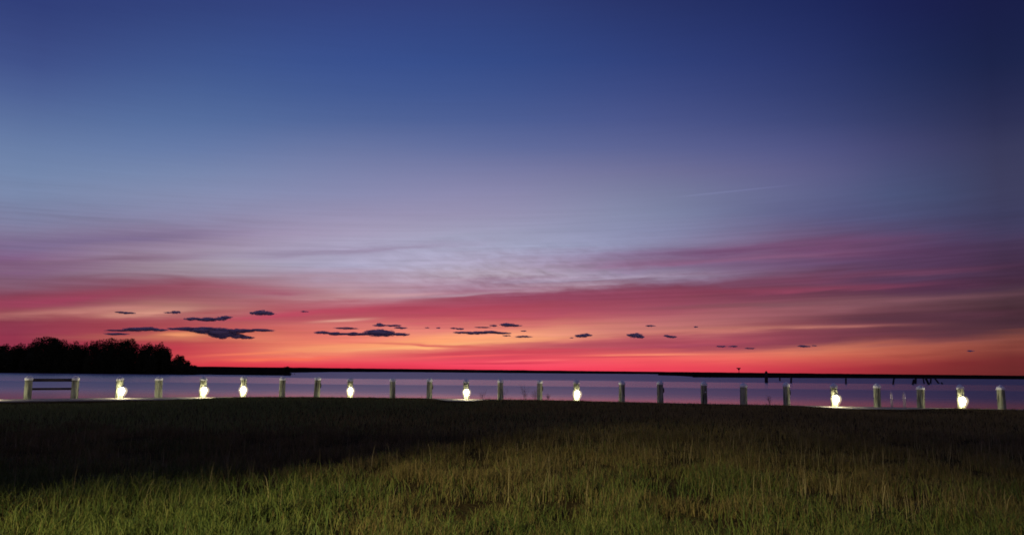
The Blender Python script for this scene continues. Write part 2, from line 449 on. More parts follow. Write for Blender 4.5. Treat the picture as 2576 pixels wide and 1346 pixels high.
# ------------------------------------------------------------------ far marsh shores
def marsh_mat():
    m, nt, b = mat('marsh_vegetation', rough=1.0)
    n1 = noise_node(nt, .6, 4)
    c = ramp_node(nt, n1.outputs['Fac'], [(.3, (.012, .009, .007)), (.7, (.03, .022, .016))])
    nt.links.new(c.outputs[0], b.inputs['Base Color']); b.inputs['Specular IOR Level'].default_value = 0
    return m
MARSH = marsh_mat()
REED_PTS = []
def marsh(front, back, h, label, seed):          # front: list of (x, y) from left to right
    front = [Vector((x, y, 0)) for x, y in front]
    pts = []
    for a, b in zip(front, front[1:]):
        n = max(2, int((b - a).length / 3.0))
        pts += [a.lerp(b, k / n) for k in range(n)]
    pts.append(front[-1])
    V, F = [], []
    for p in pts:
        j = 1.5 * noise.noise(Vector((p.x * .06, p.y * .06, seed)))
        edge = min(1, min((p - front[0]).length, (p - front[-1]).length) / 14)
        hh = (h + .22 * noise.noise(Vector((p.x * .05, seed, 0))) + .16 * noise.noise(Vector((p.x * .35, seed, 3)))) * (.25 + .75 * edge)
        d = Vector((p.x, p.y, 0)).normalized()
        for t, z in ((0, -.3), (.2, .35), (1.4, hh * .8), (5, hh), (back * .4, hh * .98), (back, hh * .9), (back + 3, -.4)):
            q = p + d * (t + j)
            V.append((q.x, q.y, WATER_Z + z))
        for k in range(5):
            q = p + d * (1 + rng.random() * 9 + j) + Vector((rng.uniform(-1.6, 1.6), 0, 0))
            REED_PTS.append((q.x, q.y, WATER_Z + hh * .55, hh * .45 + rng.uniform(.0, .28)))
    n = 7
    for i in range(len(pts) - 1):
        for k in range(n - 1):
            a = i * n + k
            F.append((a, a + n, a + n + 1, a + 1))
    tag(mesh_obj('marsh_shore', V, F, MARSH, smooth=True), label, kind='structure')
def gx(X, d): return at(X, 930, d).x
marsh([(gx(300, 440), 440), (gx(740, 470), 470), (gx(831, 600), 600), (gx(1000, 745), 745), (gx(1288, 800), 800), (gx(1600, 940), 940), (gx(2000, 1000), 1000), (gx(2700, 1000), 1000)], 1500, 3.0, 'long low marsh shore far across the water', 1.0)
marsh([(gx(380, 292), 292), (gx(500, 291), 290), (gx(620, 290), 291), (gx(700, 290), 289), (gx(736, 290), 288)], 26, 2.55, 'dark grassy point reaching out from the wooded shore', 2.0)
marsh([(gx(-900, 300), 300), (gx(-300, 285), 285), (gx(0, 276), 276), (gx(200, 279), 279), (gx(430, 288), 288)], 60, 2.2, 'dark wooded shore under the trees', 3.0)
marsh([(gx(1655, 640), 640), (gx(1700, 600), 600), (gx(1760, 480), 490)], 60, 2.3, 'thin tip of the marsh reaching left into the water', 4.5)
marsh([(gx(1742, 430), 430), (gx(1800, 441), 441), (gx(2100, 512), 512), (gx(2300, 563), 563), (gx(2620, 650), 650), (gx(3300, 700), 700)], 900, 2.42, 'low black marsh shore across the water on the right', 4.0)

# ------------------------------------------------------------------ blades (grass, reeds, stems)
def blades(name, P, H, W, lean, m, bend=1.0):
    """P (n,3) bases, H heights, W widths, lean: horizontal tip offset as a share of the height"""
    n = len(P)
    a = rng.uniform(0, 2 * np.pi, n); f = rng.uniform(0, 2 * np.pi, n)
    side = np.stack((np.cos(f), np.sin(f), np.zeros(n)), 1) * (W / 2)[:, None]
    dirv = np.stack((np.cos(a), np.sin(a), np.zeros(n)), 1)
    L = (lean * H)[:, None] * dirv
    up = np.array([0, 0, 1.0])[None]
    drop = np.clip(1 - .35 * lean * bend, .3, 1)[:, None]
    m1 = P + L * .14 + up * (H * .42)[:, None]
    m2 = P + L * .48 + up * (H * .78)[:, None] * (.5 + .5 * drop)
    tip = P + L + up * H[:, None] * drop
    V = np.empty((n, 7, 3))
    V[:, 0] = P - side; V[:, 1] = P + side
    V[:, 2] = m1 - side * .9; V[:, 3] = m1 + side * .9
    V[:, 4] = m2 - side * .6; V[:, 5] = m2 + side * .6
    V[:, 6] = tip
    base = (np.arange(n) * 7)[:, None]
    idx = (base + np.array([[0, 1, 3, 2, 2, 3, 5, 4, 4, 5, 6]])).ravel()
    tot = np.tile([4, 4, 3], n)
    return mesh_obj(name, V.reshape(-1, 3), (idx, tot), m)

def blade_mat(name, stops, nscale=.35, rnd=.5):
    m, nt, b = mat(name, rough=.7)
    geo = nt.nodes.new('ShaderNodeNewGeometry')
    n1 = noise_node(nt, nscale, 3)
    mx = nt.nodes.new('ShaderNodeMix'); mx.data_type = 'FLOAT'; mx.inputs[0].default_value = rnd
    nt.links.new(n1.outputs['Fac'], mx.inputs[2]); nt.links.new(geo.outputs['Random Per Island'], mx.inputs[3])
    c = ramp_node(nt, mx.outputs[0], stops)
    nt.links.new(c.outputs[0], b.inputs['Base Color'])
    b.inputs['Specular IOR Level'].default_value = .25
    tr = nt.nodes.new('ShaderNodeBsdfTranslucent'); mxs = nt.nodes.new('ShaderNodeMixShader'); mxs.inputs[0].default_value = .22
    nt.links.new(c.outputs[0], tr.inputs['Color'])
    nt.links.new(b.outputs[0], mxs.inputs[1]); nt.links.new(tr.outputs[0], mxs.inputs[2])
    nt.links.new(mxs.outputs[0], nt.nodes['Material Output'].inputs['Surface'])
    return m

rp = np.array(REED_PTS)
reeds = blades('marsh_reeds', rp[:, :3], rp[:, 3], rng.uniform(.12, .3, len(rp)), rng.uniform(.0, .35, len(rp)), MARSH)
tag(reeds, 'dark reeds along the far shores', 'reeds', kind='stuff')

def scatter(n, y0, y1, pw, spread=.72):
    y = y0 + (y1 - y0) * rng.random(n) ** pw
    x = (rng.random(n) * 2 - 1) * (y * spread + 1.2)
    return x, y

def on_ground(x, y, keep_path=True):
    D = np.array([shore_y(v) for v in x])
    ok = y < D - 2.15 if keep_path else y < D + 5
    x, y = x[ok], y[ok]
    z = np.array([ground_z(a, b) for a, b in zip(x, y)])
    return np.stack((x, y, z - .01), 1)

def nz2(P, s, seed):
    return np.array([noise.noise(Vector((p[0] * s + seed, p[1] * s, seed))) for p in P])

GREEN = blade_mat('green_blades', [(.18, (.028, .048, .010)), (.42, (.062, .092, .017)), (.6, (.105, .125, .026)), (.78, (.16, .145, .042)), (.95, (.26, .22, .10))], nscale=.7)
OLIVE = blade_mat('olive_blades', [(.2, (.055, .045, .014)), (.45, (.12, .092, .030)), (.65, (.18, .128, .046)), (.95, (.28, .21, .09))], nscale=.6)
STRAW = blade_mat('straw_stems', [(.1, (.13, .10, .045)), (.5, (.22, .17, .08)), (.9, (.34, .28, .15))], rnd=.8)

def build_grass():
    x, y = scatter(330000, 5.5, 20, 1.0)
    P = on_ground(x, y); n = len(P)
    patch = nz2(P, .35, 3.3); tuft = nz2(P, 1.1, 9.1); fine = nz2(P, 3.1, 1.7)
    keep = rng.random(n) < np.clip(.55 + 1.3 * tuft + .9 * fine, .06, 1)
    P, patch, tuft, fine = P[keep], patch[keep], tuft[keep], fine[keep]; n = len(P)
    # dry patches to the right and farther out, green to the left and near
    dry = 1 / (1 + np.exp(-((P[:, 1] - 8.9) * .9 + (P[:, 0] + .2) * .40 + patch * 5.0)))
    isdry = rng.random(n) < np.clip(dry, .06, .94)
    H = (.085 + .10 * rng.random(n)) * np.clip(1 + 1.3 * tuft + .6 * fine, .3, 2.2)
    W = rng.uniform(.0035, .008, n)
    g = ~isdry
    tag(blades('green_grass', P[g], H[g] * 1.3, W[g] * 1.2, rng.uniform(.1, .95, g.sum()), GREEN), 'lit green grass of the near field', 'grass', kind='stuff')
    tag(blades('dry_grass', P[isdry], H[isdry], W[isdry], rng.uniform(.05, .8, isdry.sum()), OLIVE), 'olive and tan dry grass of the field', 'grass', kind='stuff')
    # long bent blades in the nearest tufts
    x, y = scatter(9000, 6.2, 11, 1.1)
    P = on_ground(x, y); k = nz2(P, .9, 4.4) + .35 * nz2(P, 3.0, 2.2) > .02; P = P[k]; n = len(P)
    tag(blades('long_grass', P, rng.uniform(.18, .38, n), rng.uniform(.006, .011, n), rng.uniform(.15, .95, n), GREEN, 1.0), 'long bent green blades at the front of the field', 'grass', kind='stuff')
    # thin upright seed stems
    x, y = scatter(6500, 8.5, 20, 1.0)
    P = on_ground(x, y); n = len(P)
    dens = np.clip(.22 + 1.1 * nz2(P, .3, 6.1) + .035 * P[:, 0] + .9 * nz2(P, 1.2, 2.1), .03, 1)
    k = rng.random(n) < dens; P = P[k]; n = len(P)
    tag(blades('dry_stems', P, rng.uniform(.2, .5, n), rng.uniform(.0035, .0065, n), rng.uniform(.02, .3, n), STRAW), 'thin straw coloured seed stems standing above the grass', 'grass', kind='stuff')
    # the darker field up to the bank
    x, y = scatter(110000, 18.5, 38.5, .9)
    P = on_ground(x, y); n = len(P)
    D = np.array([shore_y(v) for v in P[:, 0]])
    gap = np.array([low_gap(v) for v in P[:, 0]])
    t = np.clip((P[:, 1] - (D - 9)) / 5, 0, 1)
    H = (.10 + .12 * rng.random(n)) * (1 - t * .6) * (1 - np.clip(gap * 8, 0, .75) * t)
    FAR = blade_mat('far_blades', [(.2, (.15, .12, .03)), (.5, (.25, .19, .055)), (.75, (.32, .235, .075)), (.95, (.42, .31, .12))])
    GFAR = blade_mat('far_green_blades', [(.2, (.09, .12, .03)), (.5, (.16, .195, .05)), (.75, (.23, .24, .07)), (.95, (.34, .30, .11))])
    H = np.where((rng.random(n) < .03) & (t > .3) & (gap < .02), H * rng.uniform(1.5, 2.6, n), H)
    lush = rng.random(n) < 1 / (1 + np.exp((P[:, 0] + 3 + 5 * nz2(P, .15, 8.8)) / 2.5))
    W = rng.uniform(.008, .016, n); B = rng.uniform(.1, .8, n)
    tag(blades('bank_grass', P[~lush], H[~lush], W[~lush], B[~lush], FAR), 'dark brown rough grass up to the edge of the bank', 'grass', kind='stuff')
    tag(blades('green_bank_grass', P[lush], H[lush], W[lush], B[lush], GFAR), 'dark green grass of the bank towards the rail fence', 'grass', kind='stuff')
build_grass()

# ------------------------------------------------------------------ materials of the posts
def wood_mat():
    m, nt, b = mat('weathered_timber', rough=.85)
    oi = nt.nodes.new('ShaderNodeObjectInfo')
    tc = nt.nodes.new('ShaderNodeTexCoord')
    ad = nt.nodes.new('ShaderNodeVectorMath'); ad.operation = 'ADD'
    sc_ = nt.nodes.new('ShaderNodeVectorMath'); sc_.operation = 'SCALE'; sc_.inputs[0].default_value = (7, 13, 3)
    nt.links.new(oi.outputs['Random'], sc_.inputs['Scale'])
    nt.links.new(tc.outputs['Object'], ad.inputs[0]); nt.links.new(sc_.outputs[0], ad.inputs[1])
    mp = nt.nodes.new('ShaderNodeMapping'); mp.inputs['Scale'].default_value = (9, 9, .9)
    nt.links.new(ad.outputs[0], mp.inputs['Vector'])
    n1 = nt.nodes.new('ShaderNodeTexNoise'); n1.inputs['Scale'].default_value = 1.6; n1.inputs['Detail'].default_value = 6
    nt.links.new(mp.outputs[0], n1.inputs['Vector'])
    c = ramp_node(nt, n1.outputs['Fac'], [(.34, (.045, .042, .03)), (.44, (.19, .195, .125)), (.56, (.34, .355, .235)), (.8, (.46, .46, .34))])
    nt.links.new(c.outputs[0], b.inputs['Base Color'])
    bump(nt, b, n1.outputs['Fac'], .7, .02)
    return m
WOOD = wood_mat()
def dark_wood():
    m, nt, b = mat('dark_timber', rough=.9)
    n1 = noise_node(nt, 5, 5, stretch=(.6, 6, 6))
    c = ramp_node(nt, n1.outputs['Fac'], [(.3, (.03, .022, .02)), (.7, (.075, .055, .05))])
    nt.links.new(c.outputs[0], b.inputs['Base Color']); bump(nt, b, n1.outputs['Fac'], .5, .01)
    return m
DARKWOOD = dark_wood()
def cap_mat():
    m, nt, b = mat('white_plastic', rough=.45)
    n1 = noise_node(nt, 9, 4)
    c = ramp_node(nt, n1.outputs['Fac'], [(.3, (.70, .69, .66)), (.6, (.90, .89, .87))])
    nt.links.new(c.outputs[0], b.inputs['Base Color'])
    return m
CAP = cap_mat()
BLACK, _, _b = mat('black_metal', (.02, .02, .022), .5, .6)
GREYMETAL, _, _b = mat('grey_cast_metal', (.25, .25, .24), .45, .8)
STEEL, _, _b = mat('pale_steel', (.72, .66, .66), .35, .7)
REFL, _, _b = mat('white_reflector', (.8, .8, .8), .3)
def glow_mat():
    m = bpy.data.materials.new('lit_lamp_glass'); m.use_nodes = True
    nt = m.node_tree; b = nt.nodes['Principled BSDF']
    b.inputs['Base Color'].default_value = (.8, .78, .7, 1)
    b.inputs['Emission Color'].default_value = (1.0, .92, .62, 1)
    b.inputs['Emission Strength'].default_value = 80
    return m
GLOW = glow_mat()
def halo_mat():                               # glare halo round the bulb, added as a luminous volume
    m = bpy.data.materials.new('lamp_halo_glow'); m.use_nodes = True
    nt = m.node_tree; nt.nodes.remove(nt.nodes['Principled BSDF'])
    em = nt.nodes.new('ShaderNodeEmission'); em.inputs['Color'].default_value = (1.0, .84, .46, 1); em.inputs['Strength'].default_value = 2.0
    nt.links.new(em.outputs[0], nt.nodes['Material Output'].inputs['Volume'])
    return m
HALO = halo_mat()

# ------------------------------------------------------------------ posts along the bank
PR = 0.145                                     # shaft radius
def shaft_bm(seed):
    prof = [(PR * 1.03, -.5), (PR * 1.03, 0), (PR * 1.015, .2), (PR, .4), (PR * .99, .6), (PR * .985, .78), (PR * .98, .86)]
    return lathe(prof, 28, .06, seed)
def cap_bm():
    r = PR * 1.12
    return lathe([(r * .97, .80), (r, .806), (r, .875), (r * .965, .893), (r * .55, .955), (r * .12, 1.0), (0, 1.008)], 28)
def build_lamp(parent, side):
    lamp = bm_obj('lamp', lathe([(.035, .492), (.15, .484), (.155, .488), (.08, .53), (.03, .55), (.012, .60), (.012, .62), (0, .622)], 24), GREYMETAL, parent)
    bm = bmesh.new(); box(bm, (-.02, -.01, .60), (.02, .215, .622), .006)
    br = bm_obj('arm', bm, GREYMETAL, lamp)
    gl = bm_obj('globe', lathe([(0, .16), (.03, .165), (.055, .20), (.08, .25), (.098, .30), (.10, .35), (.085, .41), (.06, .45), (.04, .475), (.035, .49)], 24), GLOW, lamp, True)
    bm_obj('halo', lathe([(0, .0), (.05, .01), (.10, .06), (.155, .14), (.205, .24), (.228, .32), (.222, .39), (.19, .46), (.14, .51), (.07, .545), (0, .552)], 24), HALO, lamp, True)  # added glow volume, not a solid part of the lamp
    for o in (lamp,): o.location = (side, -(PR + .27), 0)
    return lamp

first_shafts = {}
def shaft_for(parent, k):
    if k not in first_shafts:
        o = first_shafts[k] = bm_obj('shaft', shaft_bm(k * 3.7), WOOD, parent, True)
    else:
        o = copy_child(first_shafts[k], parent)
    return o
first = {}
def part(kind, parent, make):
    if kind not in first:
        first[kind] = make(parent); return first[kind]
    return copy_child(first[kind], parent)

def post_depth(X):
    d = 37.0
    for _ in range(12):
        d = shore_y(at(X, 985, d).x) - .1
    return d

def place(X):
    d = post_depth(X)
    p = at(X, 985, d)
    return Vector((p.x, d, POST_Z - .01))

G_UNLIT = 'unlit white capped posts along the bank'
G_LIT = 'lit lamp posts along the bank'
# X in the photo, kind, extra, lamp offset, label
POSTS = [
 (-42, 'lamp', 0, 'lit lamp post at the left end of the row, beyond the two-rail fence'),
 (300, 'lamp', .06, 'lit lamp post next to the two-rail fence, lighting the pale path'),
 (399, None, 0, 'unlit post between two lit lamps, in front of the wooded shore'),
 (510, 'lamp', .02, 'left one of the two lit lamp posts standing directly next to each other'),
 (612, 'lamp', 0, 'right one of the two lit lamp posts standing directly next to each other'),
 (710, None, 0, 'plain unlit post just right of the pair of neighbouring lit lamps'),
 (797, 'bracket', 0, 'leftmost unlit post with a black side bracket'),
 (881, 'lamp', .02, 'lit lamp post below the second largest cloud, right of the leftmost bracketed post'),
 (988, None, 0, 'plain unlit post just right of the lit lamp below the long dark cloud'),
 (1080, 'bracket', 0, 'unlit bracketed post just left of the mid-row lit lamp'),
 (1173, 'lamp', 0, 'lit lamp post in mid-row with a bright strip of path at its foot'),
 (1259, None, 0, 'plain unlit post in mid-row with dry weeds on both sides'),
 (1357, 'bracket', 0, 'unlit post with a black side bracket rising from a weedy mound mid-row'),
 (1450, 'lamp', 0, 'lit lamp post just right of the weedy mound'),
 (1564, None, 0, 'first of five unlit posts in a run, standing just right of a lit lamp'),
 (1661, 'bracket', 0, 'unlit post with a black side bracket, second in the run of five unlit posts'),
 (1771, 'reflector', 0, 'unlit post with a small white reflector on its front, middle of the five unlit posts'),
 (1870, None, 0, 'darkest plain post, fourth in the run of five, left of the thick far piling'),
 (1978, 'bracket', 0, 'unlit post with a black side bracket, in front of two far pilings'),
 (2098, 'lamp', .03, 'lit lamp post with a pale strip of path, right of the five unlit posts'),
 (2206, None, 0, 'unlit post just left of the steel dock ladder rails'),
 (2315, None, 0, 'unlit post just right of the steel dock ladder rails, in front of the leaning pilings'),
 (2416, 'lamp', .04, 'lit lamp post nearest the right end of the row, beyond the dock ladder'),
 (2518, None, 0, 'unlit post at the far right end of the row, right of the last lit lamp'),
]
WIDTH = {399: 1.12, 510: 1.06, 710: 1.0, 797: 1.0, 881: .95, 988: .92, 1080: .95, 1173: .97, 1259: .92, 1357: .89, 1564: .98, 1771: .98, 1870: 1.08, 2315: 1.07, 2518: 1.1, -42: 1.1, 300: 1.06}
def make_bracket(p):
    bm = bmesh.new()
    box(bm, (PR - .005, -.03, .44), (PR + .022, .03, .68), .006)
    box(bm, (PR + .022, -.022, .47), (PR + .045, .022, .62), .005)
    return bm_obj('bracket', bm, BLACK, p)
def make_reflector(p):
    bm = lathe([(.026, 0), (.028, .006), (.02, .014), (0, .016)], 16)
    bmesh.ops.rotate(bm, verts=bm.verts, cent=(0, 0, 0), matrix=Matrix.Rotation(R(90), 3, 'X'))
    bmesh.ops.translate(bm, verts=bm.verts, vec=(.03, -PR + .004, .52))
    return bm_obj('reflector', bm, REFL, p)

def fill_post(t, i, kind, off):
    shaft_for(t, i % 5)
    part('cap', t, lambda p: bm_obj('cap', cap_bm(), CAP, p))
    if kind == 'bracket': part('bracket', t, make_bracket)
    if kind == 'reflector': part('reflector', t, make_reflector)
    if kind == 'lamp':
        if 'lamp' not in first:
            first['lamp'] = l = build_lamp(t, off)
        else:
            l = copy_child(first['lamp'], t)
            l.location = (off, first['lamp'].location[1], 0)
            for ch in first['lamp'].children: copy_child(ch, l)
for i, (X, kind, off, label) in enumerate(POSTS):
    loc = place(X)
    lit = kind == 'lamp'
    t = thing('lamp_post' if lit else 'wooden_post', loc, label, 'lamp post' if lit else 'post', G_LIT if lit else G_UNLIT)
    if lit:                                    # where round the post the lamp sits
        lx = {-42: -42, 300: 306, 510: 513, 612: 612, 881: 882, 1173: 1174, 1450: 1452, 2098: 2103, 2416: 2421}[X]
        off = (lx - X) * .3975 / FPX * loc.y - loc.x * .415 / loc.y
    fill_post(t, i, kind, off)
    s = .985 + .075 * random.random()
    wd = WIDTH.get(X, 1.0)
    t.scale = (wd, wd, s)
    t.rotation_euler = (R(random.uniform(-1.2, 1.2)), R(random.uniform(-1.8, 1.8)), R(random.uniform(-12, 12)) if kind in (None,) else 0)

def build_railing():
    a, b = place(70), place(188)
    t = thing('rail_fence', (a + b) / 2, 'two white capped posts joined by two dark rails beside the water', 'fence')
    d = (b - a); yaw = math.atan2(d.y, d.x); half = d.length / 2
    t.rotation_euler = (0, 0, yaw)
    for k, s in enumerate((-1, 1)):
        p = bm_obj('post', shaft_bm(11.3 + k * 5), WOOD, t, True); p.location = (s * half, 0, 0)
        c = copy_child(first['cap'], p); c.location = (0, 0, 0)
    for z0, z1 in ((.74, .87), (.38, .475)):
        bm = bmesh.new(); box(bm, (-half + PR * .8, -.03, z0), (half - PR * .8, .03, z1), .006)
        bm_obj('rail', bm, DARKWOOD, t)
build_railing()

def build_ladder():
    d = post_depth(2268) + .5
    c = at(2265, 1018, d)
    t = thing('dock_ladder', (c.x, d, POST_Z), 'two arched pale steel handrails of a dock ladder between two posts', 'ladder')
    for s, h in ((-.285, .66), (.285, .64)):
        bm = bmesh.new()
        pts = [(0, .55, -1.5), (0, .55, h * .75)] + [(0, .34 + .21 * math.cos(a), h * .75 + .16 * math.sin(a)) for a in np.linspace(0.2, math.pi - .2, 9)] + [(0, .13, h * .6), (0, .13, -.2)]
        pts = [(p[0] + .33 * (p[1] - .13), p[1], p[2]) for p in pts]
        tube(bm, pts, .021, 10)
        o = bm_obj('handrail', bm, STEEL, t, True); o.location = (s, 0, 0)
    for k in range(4):
        bm = bmesh.new(); tube(bm, [(-.2, .55, -.2 - .3 * k), (.36, .55, -.2 - .3 * k)], .018, 8)
        bm_obj('rung', bm, STEEL, t, True)
build_ladder()

# ------------------------------------------------------------------ old pilings in the water
PILE, _nt, _b = mat('wet_black_timber', (.018, .015, .015), .9)
_n = noise_node(_nt, 4, 4, stretch=(4, 4, .6)); bump(_nt, _b, _n.outputs['Fac'], .5, .03)
PILES = [  # X foot, Y foot, X top, Y top, width, label
 (1928, 961, 1927.5, 935.5, 8.0, 'thickest dark piling, taller than the marsh shore behind it'),
 (1962, 957, 1961.5, 946.5, 3.6, 'thin dark piling left of a taller one behind a white capped post'),
 (1990, 962, 1990.5, 946.5, 4.4, 'dark piling just right of the bracketed post, beside a thinner one'),
 (2128, 964.5, 2128, 950, 4.2, 'upright dark piling alone in the water right of a lit lamp'),
 (2246.5, 965.5, 2249, 950, 4.0, 'slightly right leaning dark piling alone, above the ladder rails'),
 (2296, 966, 2299, 953, 5.0, 'short stout piling touching another at the left of the broken group'),
 (2303, 964, 2303.5, 950.5, 5.2, 'taller stout piling touching a short one at the left of the broken group'),
 (2325, 963.5, 2322, 950, 3.4, 'thin left leaning piling just right of the white capped post by the ladder'),
 (2337, 966, 2328, 949, 5.5, 'thickest of the strongly leaning pilings in the broken group'),
 (2341, 963, 2342, 948, 4.0, 'upright piling standing in the middle of the broken group'),
 (2362, 963.5, 2351.5, 950, 3.8, 'strongly left leaning thin piling at the right of the broken group'),
 (2371, 965, 2368, 960.5, 3.8, 'lowest stub of a piling at the right end of the broken group'),
]
def build_piles():
    for i, (xf, yf, xt, yt, w, label) in enumerate(PILES):
        r0 = ray(xf, yf); d = (WATER_Z - CAM_Z) / r0.z * r0.y
        a = at(xf, yf, d); b = at(xt, yt, d)
        r = w * .3975 / FPX * d / 2
        u = (b - a)
        bm = bmesh.new()
        pts = [a - u.normalized() * 1.0] + [a + u * k / 5 for k in range(6)]
        rs = [r * (1.05 - .02 * k + .05 * noise.noise(Vector((i, k * .9, 1)))) for k in range(7)]
        tube(bm, pts, rs, 14)
        for v in bm.verts: v.co -= a
        if i == 0:                             # the big one ends in a pointed cap
            top = u + Vector((0, 0, .0))
            for sgn, rr, z in (((0), r * .8, 0),):
                c = lathe([(r * .74, 0), (r * .72, .18), (r * .3, .42), (0, .5)], 14)
                me = bpy.data.meshes.new('tmp'); c.to_mesh(me); c.free()
                k0 = len(bm.verts); bm.from_mesh(me); bpy.data.meshes.remove(me)
                bm.verts.ensure_lookup_table()
                for v in bm.verts[k0:]: v.co += top
        o = bm_obj('piling', bm, PILE, None, False)
        o.location = a
        tag(o, label, 'piling', 'old pilings standing in the water')
build_piles()

def build_platform():
    d = 470
    foot = at(1859, 936, d); top = at(1859, 923.5, d)
    t = thing('nest_platform', (foot.x, d, WATER_Z + .4), 'thin pole with a wide topped nest platform above the marsh shore', 'nest platform')
    h = top.z - (WATER_Z + .4)
    bm = bmesh.new(); tube(bm, [(0, 0, 0), (0, 0, h - .5)], .17, 10); bm_obj('pole', bm, PILE, t)
    bm = lathe([(.15, h - 1.7), (.55, h - .9), (1.15, h - .35), (1.3, h - .1), (1.0, h - .05), (.9, h - .12), (0, h - .18)], 16, .25, 4)
    bm_obj('platform', bm, PILE, t)
build_platform()

# ------------------------------------------------------------------ trees of the wooded shore
def leaf_mat():
    m, nt, b = mat('dark_leaves', rough=.8)
    geo = nt.nodes.new('ShaderNodeNewGeometry')
    c = ramp_node(nt, geo.outputs['Random Per Island'], [(0, (.016, .02, .008)), (1, (.045, .05, .018))])
    nt.links.new(c.outputs[0], b.inputs['Base Color']); b.inputs['Specular IOR Level'].default_value = .1
    return m
LEAF = leaf_mat()
BARK, _nt, _b = mat('dark_bark', (.03, .024, .02), .95)
_n = noise_node(_nt, 3, 4); bump(_nt, _b, _n.outputs['Fac'], .6, .05)

def leaf_cloud(lumps, per, size):
    Ps = []
    for c, r in lumps:
        n = int(per * r[0] * r[2])
        v = rng.normal(size=(n, 3)); v /= np.linalg.norm(v, axis=1)[:, None]
        rad = rng.random(n)[:, None] ** .42
        rad = rad * (1 + .18 * np.sin(v[:, :1] * 7 + c[0]) * np.cos(v[:, 2:3] * 6 + c[2]))
        Ps.append(v * rad * np.array(r) + np.array(c))
    P = np.concatenate(Ps); n = len(P)
    s = rng.uniform(.6, 1.25, n)[:, None] * size
    u = rng.normal(size=(n, 3)); u /= np.linalg.norm(u, axis=1)[:, None]
    w = rng.normal(size=(n, 3)); v = np.cross(u, w); v /= np.linalg.norm(v, axis=1)[:, None]
    V = np.empty((n, 4, 3))
    V[:, 0] = P - u * s; V[:, 1] = P - v * s * .5; V[:, 2] = P + u * s; V[:, 3] = P + v * s * .5
    return V.reshape(-1, 3), (np.arange(n * 4), np.full(n, 4))

TREES = [ # X, half width, top Y, depth, label
 (-62, 34, 858, 284, 'broad tree out to the left along the wooded shore'),
 (6, 24, 864.5, 282, 'low tree at the left edge of the photo'),
 (44, 22, 863, 280, 'low flat topped tree just left of the tallest one'),
 (74, 14, 860, 284, 'narrow tree tucked into the left shoulder of the tallest one'),
 (112, 36, 845, 276, 'tallest broad round topped tree of the wooded shore'),
 (150, 20, 853, 281, 'sloping right shoulder tree of the tallest one'),
 (180, 20, 859.5, 277, 'lower ragged tree in the dip between the two high crowns'),
 (206, 17, 862, 282, 'small tree at the lowest point of the dip between the high crowns'),
 (240, 21, 854, 280, 'stepped left shoulder tree of the second high clump'),
 (275, 24, 848.5, 276, 'high round tree forming the left top of the second clump'),
 (318, 28, 849.5, 279, 'high round tree forming the right top of the second clump'),
 (366, 22, 862, 278, 'ragged tree with gaps, right of the second high clump'),
 (398, 19, 861.5, 281, 'last full tree before the shore drops towards the point'),
 (416, 13, 872, 279, 'half height tree clinging to the right side of the last full tree'),
]
SHRUBS = [
 (448, 15, 891, 283, 'rounded shrub with a tuft on top, right of the trees'),
 (466, 13, 904, 284, 'smaller shrub sloping down towards the point'),
 (484, 12, 916, 285, 'lowest shrub at the right foot of the wooded shore'),
 (723, 10, 920, 291, 'small lone bush near the tip of the grassy point'),
]
def build_tree(X, hw, ytop, d, label, shrub=False):
    u = .3975 / FPX * d
    base = at(X, 934, d); z0 = WATER_Z + (.3 if not shrub else .2)
    H = at(X, ytop, d).z - z0; rw = hw * u
    t = thing('shrub' if shrub else 'tree', (base.x, d, z0), label, 'shrub' if shrub else 'tree', 'trees of the wooded shore' if not shrub else None)
    bm = bmesh.new()
    tr = max(.1, H * .02)
    tube(bm, [(0, 0, -.6), (.1, 0, H * .25), (-.1, .1, H * .5), (.1, 0, H * .8)], [tr, tr * .85, tr * .6, tr * .2], 10)
    for k in range(0 if shrub else 6):
        a = random.uniform(0, 6.28); z = H * random.uniform(.25, .55)
        tube(bm, [(0, 0, z), (math.cos(a) * rw * .35, math.sin(a) * rw * .35, z + H * .14), (math.cos(a) * rw * .7, math.sin(a) * rw * .7, z + H * .22)], [tr * .5, tr * .3, tr * .1], 7)
    bm_obj('trunk', bm, BARK, t, True)
    rnd = random.Random(int(X * 13 + 999))
    lumps = [((0, 0, H * .36), (rw * 1.2, rw * .9, H * .40)), ((0, 0, H * .68), (rw * 1.04, rw * .85, H * .325))]
    for k in range(10):
        a = rnd.uniform(0, 6.28); q = rnd.uniform(.35, .8)
        zz = H * rnd.uniform(.25, .86)
        wid = rw * q * (1.0 if zz < H * .6 else math.sqrt(max(.05, 1 - ((zz - H * .6) / (H * .42)) ** 2)))
        s = rnd.uniform(.22, .38)
        lumps.append(((math.cos(a) * wid, math.sin(a) * wid * .9, min(zz, H * (1 - s * .32))), (rw * s, rw * s, min(rw * s * .8, H * .2))))
    V, F = leaf_cloud(lumps, 250 if not shrub else 320, .25 if not shrub else .2)
    V[:, 2] = np.maximum(V[:, 2], -.3)
    mesh_obj('crown', V, F, LEAF, t)
for a in TREES: build_tree(*a)
for a in SHRUBS: build_tree(*a, shrub=True)
# thicket under the trees
lumps = []
for X in range(-130, 500, 7):
    d = 274 + random.uniform(0, 10); p = at(X, 934, d)
    s = random.uniform(1.4, 2.4)
    hh = random.uniform(.8, 1.12) * float(np.interp(X, [-130, 400, 424, 440, 460, 480, 500], [6.8, 7.2, 6.0, 4.9, 4.2, 2.8, 1.8]))
    lumps.append(((p.x, d, WATER_Z + hh * .42), (s, s, hh * .58)))
V, F = leaf_cloud(lumps, 90, .3)
V[:, 2] = np.maximum(V[:, 2], WATER_Z)
tag(mesh_obj('undergrowth', V, F, LEAF), 'dark thicket along the foot of the trees', 'undergrowth', kind='stuff')

